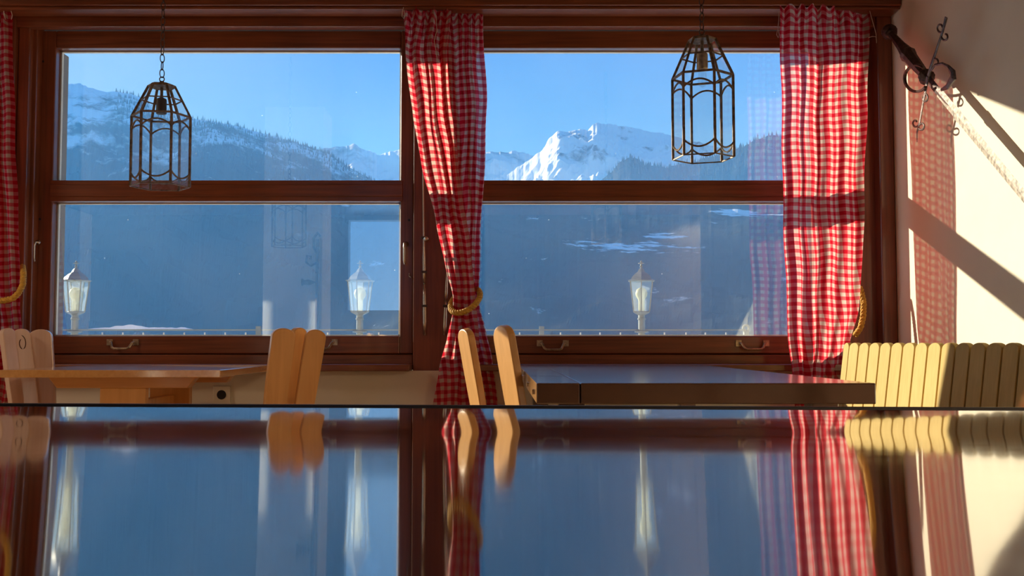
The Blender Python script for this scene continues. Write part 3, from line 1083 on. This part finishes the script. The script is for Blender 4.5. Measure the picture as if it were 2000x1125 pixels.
# ------------------------------------------------------------------ pendant lanterns
def lantern(cpx, cap_y, Y, rot, label, sock, RB=0.108, RT=0.048, HB=0.268, HCN=0.118):
    c = P(cpx, cap_y, Y)
    o = empty('pendant_lantern', (c.x, c.y, c.z))
    def cor(r, z, k): 
        a = R(rot + 60 * k)
        return Vector((r * math.cos(a), r * math.sin(a), z))
    fr = MB()
    for k in range(6):
        fr.tube([cor(RB, -HCN, k), cor(RB, -HCN - HB, k)], .0058, 4)
        fr.tube([cor(RT, 0, k), cor(RB, -HCN, k)], .0056, 4)
        fr.tube([cor(RB, -HCN, k), cor(RB, -HCN, k + 1)], .0048, 4)
        fr.tube([cor(RB, -HCN - HB, k), cor(RB, -HCN - HB, k + 1)], .0028, 4)
        fr.tube([cor(RT + (RB - RT) * .47, -HCN * .47, k), cor(RT + (RB - RT) * .47, -HCN * .47, k + 1)], .0030, 4)
        for z0, dz in ((-HCN - .052, .026), (-HCN - HB + .052, -.026)):
            A, B_ = cor(RB, z0, k), cor(RB, z0, k + 1)
            fr.tube([A.lerp(B_, i / 12) + Vector((0, 0, dz * math.sin(math.pi * i / 12) ** .8 if 0 < i < 12 else 0)) for i in range(13)], .0034, 5)
    fr.build('frame', LEAD, o)
    cap = MB()
    cap.lathe((0, 0, 0), [(RT + .004, -.006), (RT + .006, 0), (RT - .006, .006), (.012, .008), (.008, .018)], 6, rot=R(rot))
    cap.build('cap', LEAD, o)
    gl = MB()
    for k in range(6):
        for quad in ((cor(RT, 0, k), cor(RT, 0, k + 1), cor(RB, -HCN, k + 1), cor(RB, -HCN, k)),
                     (cor(RB, -HCN, k), cor(RB, -HCN, k + 1), cor(RB, -HCN - HB, k + 1), cor(RB, -HCN - HB, k))):
            gl.bm.faces.new([gl.bm.verts.new(q * 0.995) for q in quad])
    gl.build('glass_panel', LGLASS, o)
    MB().tube([(0, 0, -.004), (0, 0, -.055)], .006, 8).build('stem', LEAD, o)
    sk = MB().lathe((0, 0, 0), [(.006, -.044), (.018, -.050), (.0195, -.056), (.0195, -.102), (.017, -.108)], 16).build('socket', sock, o, smooth=False)
    MB().lathe((0, 0, 0), [(.009, -.106), (.012, -.112), (.0145, -.13), (.0145, -.15), (.010, -.163), (.001, -.168)], 16).build('bulb', LGLASS, o, smooth=True)
    # ring, chain
    ch = MB()
    ch.tube([(0.009 * math.cos(a), 0, .026 + .009 * math.sin(a)) for a in [i * 6.2832 / 14 for i in range(14)]], .0022, 6, closed=True)
    z, i = .032, 0
    top = ZC - c.z
    while z < top:
        pts = []
        for j in range(16):
            a = j * 6.2832 / 16
            u, v = .0085 * math.cos(a), .0165 * math.sin(a)
            an = R(35) + (i % 2) * R(90) + i * 0.1
            pts.append((u * math.cos(an), u * math.sin(an), z + .0165 + v))
        ch.tube(pts, .0019, 6, closed=True)
        z += .0290; i += 1
    ch.build('chain', IRON, o)
    tag(o, label, 'pendant lantern', 'hexagonal pendant lanterns')
    return o


lantern(316, 168, 3.85, 8.0, 'clear hexagonal glass pendant lantern hanging before the left window', SOCKET)
lantern(1371, 77, 3.50, 40.7, 'clear hexagonal glass pendant lantern hanging before the right window', BRASS, 0.104, 0.044, 0.283, 0.133)

# ------------------------------------------------------------------ sword on the right wall
XS = XW - 0.085
a_, b_p = PX(1737, 62, XS), PX(2000, 383, XS)
ax = (b_p - a_).normalized()
sw = empty('wall_sword', a_)
side = Vector((1, 0, 0))
cr_ = ax.cross(side).normalized()
if cr_.z < 0: cr_ = -cr_
def S(px, py, off=0.0): return PX(px, py, XS - off) - sw.location
def along(px, py):                                     # distance on the axis
    return (PX(px, py, XS) - a_).dot(ax)
d1, d2, d3 = along(1775, 108), along(1812, 152), along(1836, 182)
d4 = along(1856, 210)
m = MB()
m.lathe((0, 0, 0), [(.004, -.035), (.022, -.03), (.034, -.012), (.036, .004), (.026, .018), (.022, .024), (.027, .03), (.018, .036)], 14, axis=ax)
m.build('pommel', IRON, sw, smooth=True)
hl = d2 - .04
m = MB()
m.lathe((0, 0, 0), [(.016, .03), (.016, .06), (.021, hl * .35), (.030, hl * .52), (.036, hl * .56), (.030, hl * .60), (.028, hl * .68), (.024, hl * .85), (.020, hl)], 10, axis=ax)
m.build('grip', IRON, sw, smooth=False)
# blade
tip = 1.95
def blade_ring(t, w, th=.004):
    c = ax * t
    return [c + cr_ * w, c - side * th, c - cr_ * w, c + side * th]
m = MB(); m.quadstrip([blade_ring(t, w, th) for t, w, th in ((d2, .020, .006), (d3, .019, .005), (d4, .018, .004))])
m.build('ricasso', IRON, sw)
m = MB()
m.quadstrip([blade_ring(t, w) for t, w in ((d3 - .02, .022), (d4 + .05, .022), (d4 + .052, .026), (d4 + .09, .026), (d4 + .10, .0235), (1.4, .021), (1.85, .016), (tip, .001))])
m.build('blade', STEEL, sw)
# guard: knot, quillons with scrolls, side rings
m = MB().lathe(ax * (d2 - .012), [(.014, -.034), (.030, -.02), (.024, -.008), (.034, .006), (.022, .02), (.012, .034)], 12, axis=ax)
m.build('guard_block', IRON, sw)
m = MB()
m.tube([S(1813, 148, .02), S(1820, 125, .02), S(1830, 95, .02), S(1841, 62, .02), S(1848, 34, .02)], [.012, .011, .009, .008, .012], 6, flat=(side, .4))
m.tube([S(1812, 150, .02), S(1808, 175, .02), S(1802, 205, .02), S(1796, 240, .02), S(1791, 258, .02), S(1791, 278, .02)], [.012, .010, .008, .008, .007, .003], 6, flat=(side, .4))
def scroll(cx, cy, r, a0, turn, n=16):
    pts = []
    for i in range(n + 1):
        a = a0 + turn * i / n
        rr = r * (1 - .55 * i / n)
        pts.append(S(cx + rr * math.cos(a), cy + rr * math.sin(a) * 1.25, .02))
    m.tube(pts, .0045, 6, flat=(side, .8))
scroll(1837, 54, 8, .9, 5.2)
scroll(1846, 71, 8, 3.8, -5.2)
scroll(1828, 122, 7, 3.0, 5.0)
scroll(1806, 192, 7, -1.2, 5.0)
scroll(1788, 240, 7, .4, 5.2)
scroll(1800, 246, 7, 2.6, -5.2)
m.build('quillon', IRON, sw)
m = MB()
m.tube([S(1790 + 23 * math.cos(a), 153 + 26 * math.sin(a), .02 + .02 * math.cos(a)) for a in [R(-50) + R(-270) * i / 24 for i in range(25)]], .0062, 6, flat=(side, 1.3))
m.build('side_ring', IRON, sw)
m = MB()
pr = [S(1818, 138, .03), S(1826, 127, .03), S(1840, 124, .03), S(1852, 130, .03), S(1861, 142, .02), S(1862, 152, .02), S(1856, 160, .02), S(1850, 170, .02), S(1838, 176, .02)]
m.tube(pr, [.006, .006, .006, .008, .016, .018, .015, .012, .006], 6, flat=(side, .5))
m.build('side_ring', IRON, sw)
for t in (1.6,):
    m = MB().box((ax * t).x + .003, (ax * t).x + .085, (ax * t).y - .006, (ax * t).y + .006, (ax * t).z - .006, (ax * t).z + .006)
    m.build('wall_bracket', IRON, sw)
tag(sw, 'long iron sword with scrolled crossguard mounted on the cream right wall', 'sword')

# ------------------------------------------------------------------ terrace outside
tag(MB().box(-12, 12, YO + 0.001, 9.2, -0.14, -0.02).build('terrace_floor', SNOWM), kind='structure')
YR = 8.4
rl = empty('terrace_railing', (0, YR, 0))
zr0 = P(970, 644.5, YR).z
xr0, xr1 = P(-700, 645, YR).x, P(1457, 645, YR).x
MB().box(xr0, xr1, -.012, .012, zr0 - .006, zr0 + .006).build('top_rail', PAINT, rl)
zr1 = P(970, 650, YR).z
MB().tube([(xr0, 0, zr0 - .26), (xr1, 0, zr0 - .26)], .008, 6).build('lower_rail', PAINT, rl)
def in_view(pxs): return pxs
for px in list(range(-560, 110, 112)) + [505, 980 + 78] + []:
    x = P(px, 645, YR).x
    MB().box(x - .02, x + .02, -.02, .02, -.02, zr0 + (.03 if px > 400 else -.006)).build('post', PAINT, rl)
for px in (1095, 1134, 1172, 1212, 1298, 1340, 1378, 1418, 200, 240, 280, 320, 360, 400, 440, 480, 560, 600, 640, 740, 780, 820, 860, 1015):
    x = P(px, 650, YR).x
    MB().tube([(x, 0, -.02), (x, 0, zr0 - .02)], .006, 6).build('baluster', RAILW, rl)
c = P(1457, 646, YR)
m = MB().box(c.x - .02, c.x + .02, -.02, .02, -.02, zr0 - .01)
m.tube([(c.x + .025 * math.cos(a), 0, zr0 + .012 + .028 * math.sin(a)) for a in [i * 6.2832 / 12 for i in range(12)]], .01, 6, closed=True)
m.build('end_post', PAINT, rl)
tag(rl, 'thin metal terrace railing outside the windows below the lamps', 'railing')
o = MB()
q = []
for i in range(40):
    px = 175 + 200 * i / 39
    h = .014 + .010 * nz(Vector((i * .35, 0, 3))) + (.020 * math.sin((i - 8) / 14 * 3.1416) if 8 < i < 22 else 0)
    h *= min(1, i / 5 + .1, (39 - i) / 4 + .1)
    c = P(px, 649, YR)
    q.append([Vector((c.x, -.03, 0)), Vector((c.x, .03, 0)), Vector((c.x, .02, h)), Vector((c.x, -.02, h))])
o.quadstrip(q)
sn = o.build('snow_ridge', SNOWM)
sn.location = (0, YR, zr0 + .0065)
tag(sn, 'thin white ridge of snow lying on the railing outside the left window', 'snow')


def street_lamp(cx, label, rot):
    o = empty('terrace_lamp', (P(cx, 600, YR).x, YR, 0))
    def z(py): return P(cx, py, YR).z
    zb, zt = z(611), z(549)
    pole = MB()
    pole.lathe((0, 0, 0), [(.05, -.02), (.05, .03), (.03, .05), (.028, zb - .06), (.034, zb - .055), (.034, zb - .045), (.028, zb - .04), (.028, zb - .015)], 16)
    pole.lathe((0, 0, z(648)), [(.03, -.008), (.058, -.004), (.058, .004), (.03, .008)], 16)
    pole.build('pole', LAMPM, o)
    m = MB()
    m.lathe((0, 0, zb), [(.03, -.02), (.045, -.012), (.07, 0), (.078, .008), (.074, .012)], 6, rot=rot)
    m.build('base', LAMPM, o)
    rb, rt = .074, .105
    fr, gl = MB(), MB()
    def co(r, h, k):
        a = rot + k * math.pi / 3
        return Vector((r * math.cos(a), r * math.sin(a), h))
    for k in range(6):
        fr.tube([co(rb, zb + .01, k), co(rt, zt, k)], .0055, 4)
        fr.tube([co(rt, zt, k), co(rt, zt, k + 1)], .006, 4)
        q_ = (co(rb, zb + .01, k), co(rb, zb + .01, k + 1), co(rt, zt, k + 1), co(rt, zt, k))
        gl.bm.faces.new([gl.bm.verts.new(Vector((v.x * .985, v.y * .985, v.z))) for v in q_])
    fr.build('frame', LAMPM, o)
    gl.build('glass_panel', OGLASS, o)
    m = MB()
    m.lathe((0, 0, zt), [(.112, -.004), (.124, 0), (.124, .006), (.098, .012), (.085, .035), (.06, .058), (.035, .075), (.022, .098), (.014, .105)], 6, rot=rot)
    m.build('roof', LAMPM, o)
    m = MB()
    m.lathe((0, 0, zt + .10), [(.013, 0), (.008, .012), (.014, .022), (.007, .03), (.006, .04), (.026, .044), (.026, .048), (.007, .052), (.010, .06), (.004, .07)], 10)
    m.build('finial', LAMPM, o)
    m = MB()
    m.lathe((0, 0, zb), [(.022, .012), (.026, .03), (.026, .10), (.030, .112), (.046, .138), (.05, .16), (.042, .188), (.02, .205), (.002, .21)], 16)
    m.build('bulb', FROST, o, smooth=True)
    tag(o, label, 'lamp', 'terrace lamps along the railing')
    return o


street_lamp(147, 'grey post lamp outside, at the far left edge of the left window', R(14))
street_lamp(703, 'grey post lamp outside, near the right edge of the left window', R(22))
street_lamp(1253, 'grey post lamp outside the right window', R(22))

# ------------------------------------------------------------------ mountains
def ridged(v, o=5):
    s, a, t = 0, .5, 0
    for i in range(o):
        s += a * (1 - abs(nz(v)) * 2.0); t += a
        v = v * 2.07 + Vector((3.1, 1.7, 5.3)); a *= .52
    return s / t


def fract(v, o=5):
    s, a = 0, .5
    for i in range(o):
        s += a * nz(v); v = v * 2.03 + Vector((1.3, 7.1, 2.9)); a *= .55
    return s


def mountain(name, sky, Dr, Dn, zn, mat, amp, freq, label, power=1.0, jag=0.0, cols=260, rows=90, seed=0.0, back=1.25):
    me = bpy.data.meshes.new(name)
    x0, x1 = sky[0][0], sky[-1][0]
    vs, fs = [], []
    def sk(px):
        for (a, u), (b, v) in zip(sky, sky[1:]):
            if px <= b: return u + (v - u) * (px - a) / (b - a)
        return sky[-1][1]
    nb = 10
    for i in range(cols + 1):
        px = x0 + (x1 - x0) * i / cols
        py = sk(px) + jag * nz(Vector((px * .06, seed, 0))) + jag * .5 * nz(Vector((px * .2, seed, 5)))
        a, b = ray(px, py)
        zr_ = HC + b * Dr
        for j in range(rows + nb + 1):
            if j <= rows:
                s = j / rows
                Y = Dn + (Dr - Dn) * s
                z = zn + (zr_ - zn) * s ** power
                env = (4 * s * (1 - s)) ** .7 if s > .5 else 1.0
                q = Vector((a * Y * freq, Y * freq, seed))
                z += amp * env * (ridged(q) - .55)
            else:
                s = (j - rows) / nb
                Y = Dr * (1 + (back - 1) * s)
                z = zr_ * (1 - s)
            vs.append((a * Y, Y, z))
    R1 = rows + nb + 1
    for i in range(cols):
        for j in range(R1 - 1):
            k = i * R1 + j
            fs.append((k, k + R1, k + R1 + 1, k + 1))
    me.from_pydata(vs, [], fs)
    me.materials.append(mat)
    me.update()
    o = bpy.data.objects.new(name, me)
    COL.objects.link(o)
    tag(o, label, 'mountain')
    return o, vs, R1, rows, cols


SN = (0.88, 0.90, 0.93)
M_LEFT = terrain_mat('left_slope', SN, (0.045, 0.055, 0.06), .53, .64, .011, hbias=-.22, hspan=1700)
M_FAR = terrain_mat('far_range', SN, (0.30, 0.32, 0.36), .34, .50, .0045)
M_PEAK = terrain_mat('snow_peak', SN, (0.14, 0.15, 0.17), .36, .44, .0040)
M_HILL = terrain_mat('valley_side', SN, (0.04, 0.05, 0.055), .66, .74, .010)
def clearings(m, spots):
    """snow-covered meadows round given places (x, z, half width, half height)"""
    n, l = m.node_tree.nodes, m.node_tree.links
    mix = [q for q in n if q.type == 'MIX'][0]
    base = mix.inputs['Factor'].links[0].from_socket
    t = n.new('ShaderNodeTexCoord'); sp = n.new('ShaderNodeSeparateXYZ'); l.new(t.outputs['Object'], sp.inputs[0])
    mp = n.new('ShaderNodeMapping'); mp.inputs['Scale'].default_value = (.016, .016, .11); l.new(t.outputs['Object'], mp.inputs[0])
    a = n.new('ShaderNodeTexNoise'); a.inputs['Detail'].default_value = 6; a.inputs['Roughness'].default_value = .62
    a.inputs['Scale'].default_value = 1.0; l.new(mp.outputs[0], a.inputs['Vector'])
    cur = base
    for (x, z, hx, hz_) in spots:
        ds = []
        for k, (c, h) in zip(('X', 'Z'), ((x, hx), (z, hz_))):
            q = n.new('ShaderNodeMath'); q.operation = 'SUBTRACT'; q.inputs[1].default_value = c; l.new(sp.outputs[k], q.inputs[0])
            q2 = n.new('ShaderNodeMath'); q2.operation = 'DIVIDE'; q2.inputs[1].default_value = h; l.new(q.outputs[0], q2.inputs[0])
            q3 = n.new('ShaderNodeMath'); q3.operation = 'POWER'; q3.inputs[1].default_value = 2; l.new(q2.outputs[0], q3.inputs[0])
            ds.append(q3)
        su = n.new('ShaderNodeMath'); su.operation = 'ADD'; l.new(ds[0].outputs[0], su.inputs[0]); l.new(ds[1].outputs[0], su.inputs[1])
        mr = n.new('ShaderNodeMapRange'); mr.inputs['From Min'].default_value, mr.inputs['From Max'].default_value = 0.0, 1.0
        mr.inputs['To Min'].default_value, mr.inputs['To Max'].default_value = .13, -.3
        l.new(su.outputs[0], mr.inputs['Value'])
        ad = n.new('ShaderNodeMath'); ad.operation = 'ADD'; l.new(a.outputs[0], ad.inputs[0]); l.new(mr.outputs[0], ad.inputs[1])
        m2 = n.new('ShaderNodeMapRange'); m2.inputs['From Min'].default_value, m2.inputs['From Max'].default_value = .54, .60
        l.new(ad.outputs[0], m2.inputs['Value'])
        mx = n.new('ShaderNodeMath'); mx.operation = 'MAXIMUM'; l.new(cur, mx.inputs[0]); l.new(m2.outputs[0], mx.inputs[1])
        cur = mx.outputs[0]
    l.new(cur, mix.inputs['Factor'])


M_LOW = terrain_mat('lower_valley', SN, (0.035, 0.045, 0.05), .64, .72, .012)

clearings(M_LOW, [(190, 140, 170, 26), (420, 222, 130, 20), (250, 165, 60, 14)])
r_left = mountain('forested_mountain', [(-260, 150), (60, 158), (120, 165), (150, 163), (200, 178), (240, 180), (275, 190), (300, 212), (380, 232), (450, 243), (540, 268), (600, 285), (640, 300), (680, 326), (700, 336), (740, 358), (840, 420), (960, 520)],
         2600, 900, -120, M_LEFT, 150, .0016, 'broad forested mountain with snow patches filling the left window', power=1.15, jag=4, seed=1.0)
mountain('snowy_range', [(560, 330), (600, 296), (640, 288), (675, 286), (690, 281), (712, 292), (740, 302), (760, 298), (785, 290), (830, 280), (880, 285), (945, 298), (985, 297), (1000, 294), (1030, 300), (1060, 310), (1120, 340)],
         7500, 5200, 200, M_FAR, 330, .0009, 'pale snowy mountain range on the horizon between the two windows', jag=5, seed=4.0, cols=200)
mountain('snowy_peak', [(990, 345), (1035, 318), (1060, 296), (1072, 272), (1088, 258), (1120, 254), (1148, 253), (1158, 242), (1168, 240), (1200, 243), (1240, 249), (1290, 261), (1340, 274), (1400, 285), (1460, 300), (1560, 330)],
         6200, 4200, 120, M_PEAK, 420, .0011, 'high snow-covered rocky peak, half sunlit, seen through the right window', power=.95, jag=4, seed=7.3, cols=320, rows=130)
r_right = mountain('wooded_hill', [(1100, 372), (1160, 356), (1185, 345), (1212, 318), (1226, 308), (1240, 308), (1262, 322), (1300, 328), (1340, 318), (1400, 304), (1440, 292), (1480, 272), (1500, 264), (1530, 266), (1600, 250), (1800, 230), (2000, 240)],
         3300, 2100, -60, M_HILL, 130, .0022, 'dark wooded hill at the foot of the snowy peak', power=.9, jag=5, seed=9.1)
mountain('valley_slope', [(640, 470), (700, 430), (780, 392), (850, 372), (945, 366), (1100, 362), (1200, 364), (1300, 366), (1400, 364), (1530, 360), (1700, 350), (2000, 340)],
         2000, 700, -110, M_LOW, 34, .0026, 'dark wooded valley slope with scattered snowy clearings behind the right window', power=1.0, jag=3, seed=12.0)


def forest(name, ridge, mat, n, hmin, hmax, px0, px1, sky_rows, label, seed=3):
    """conifers standing along a crest"""
    o, vs, R1, rows, cols = ridge
    rnd = random.Random(seed)
    verts, faces = [], []
    for _ in range(n):
        i = int(rnd.uniform(px0, px1) * cols)
        j = rows - int(abs(rnd.gauss(0, 1)) * sky_rows)
        j = max(5, min(rows, j))
        x, y, z = vs[i * R1 + j]
        x += rnd.uniform(-4, 4)
        h = rnd.uniform(hmin, hmax); r = h * .17
        b = len(verts)
        for k in range(5):
            a = k * 6.2832 / 5
            verts.append((x + r * math.cos(a), y + r * math.sin(a), z - 2))
        verts.append((x, y, z + h))
        for k in range(5): faces.append((b + k, b + (k + 1) % 5, b + 5))
    me = bpy.data.meshes.new(name)
    me.from_pydata(verts, [], faces)
    me.materials.append(mat)
    f = bpy.data.objects.new(name, me)
    COL.objects.link(f)
    tag(f, label, 'forest', kind='stuff')


NEEDLE = plain('conifer', (0.05, 0.065, 0.06), 0.9)
forest('conifer_forest', r_left, NEEDLE, 2600, 5, 13, .40, .86, 12, 'conifers along the crest of the forested mountain')
forest('conifer_forest', r_right, NEEDLE, 900, 9, 20, .1, .7, 10, 'conifers on the wooded hill below the peak', seed=5)

# valley haze: real scattering air
m_, n_, l_ = new_mat('haze')
vs_ = n_.new('ShaderNodeVolumeScatter')
vs_.inputs['Color'].default_value = (0.09, 0.43, 1.0, 1)
vs_.inputs['Density'].default_value = 0.00022
vs_.inputs['Anisotropy'].default_value = 0.2
o_ = n_.new('ShaderNodeOutputMaterial')
l_.new(vs_.outputs[0], o_.inputs['Volume'])
hz = MB().box(-6000, 6000, 200, 6000, -200, 480).build('valley_haze', m_)
tag(hz, 'blue haze filling the valley between the mountains', 'haze', kind='stuff')
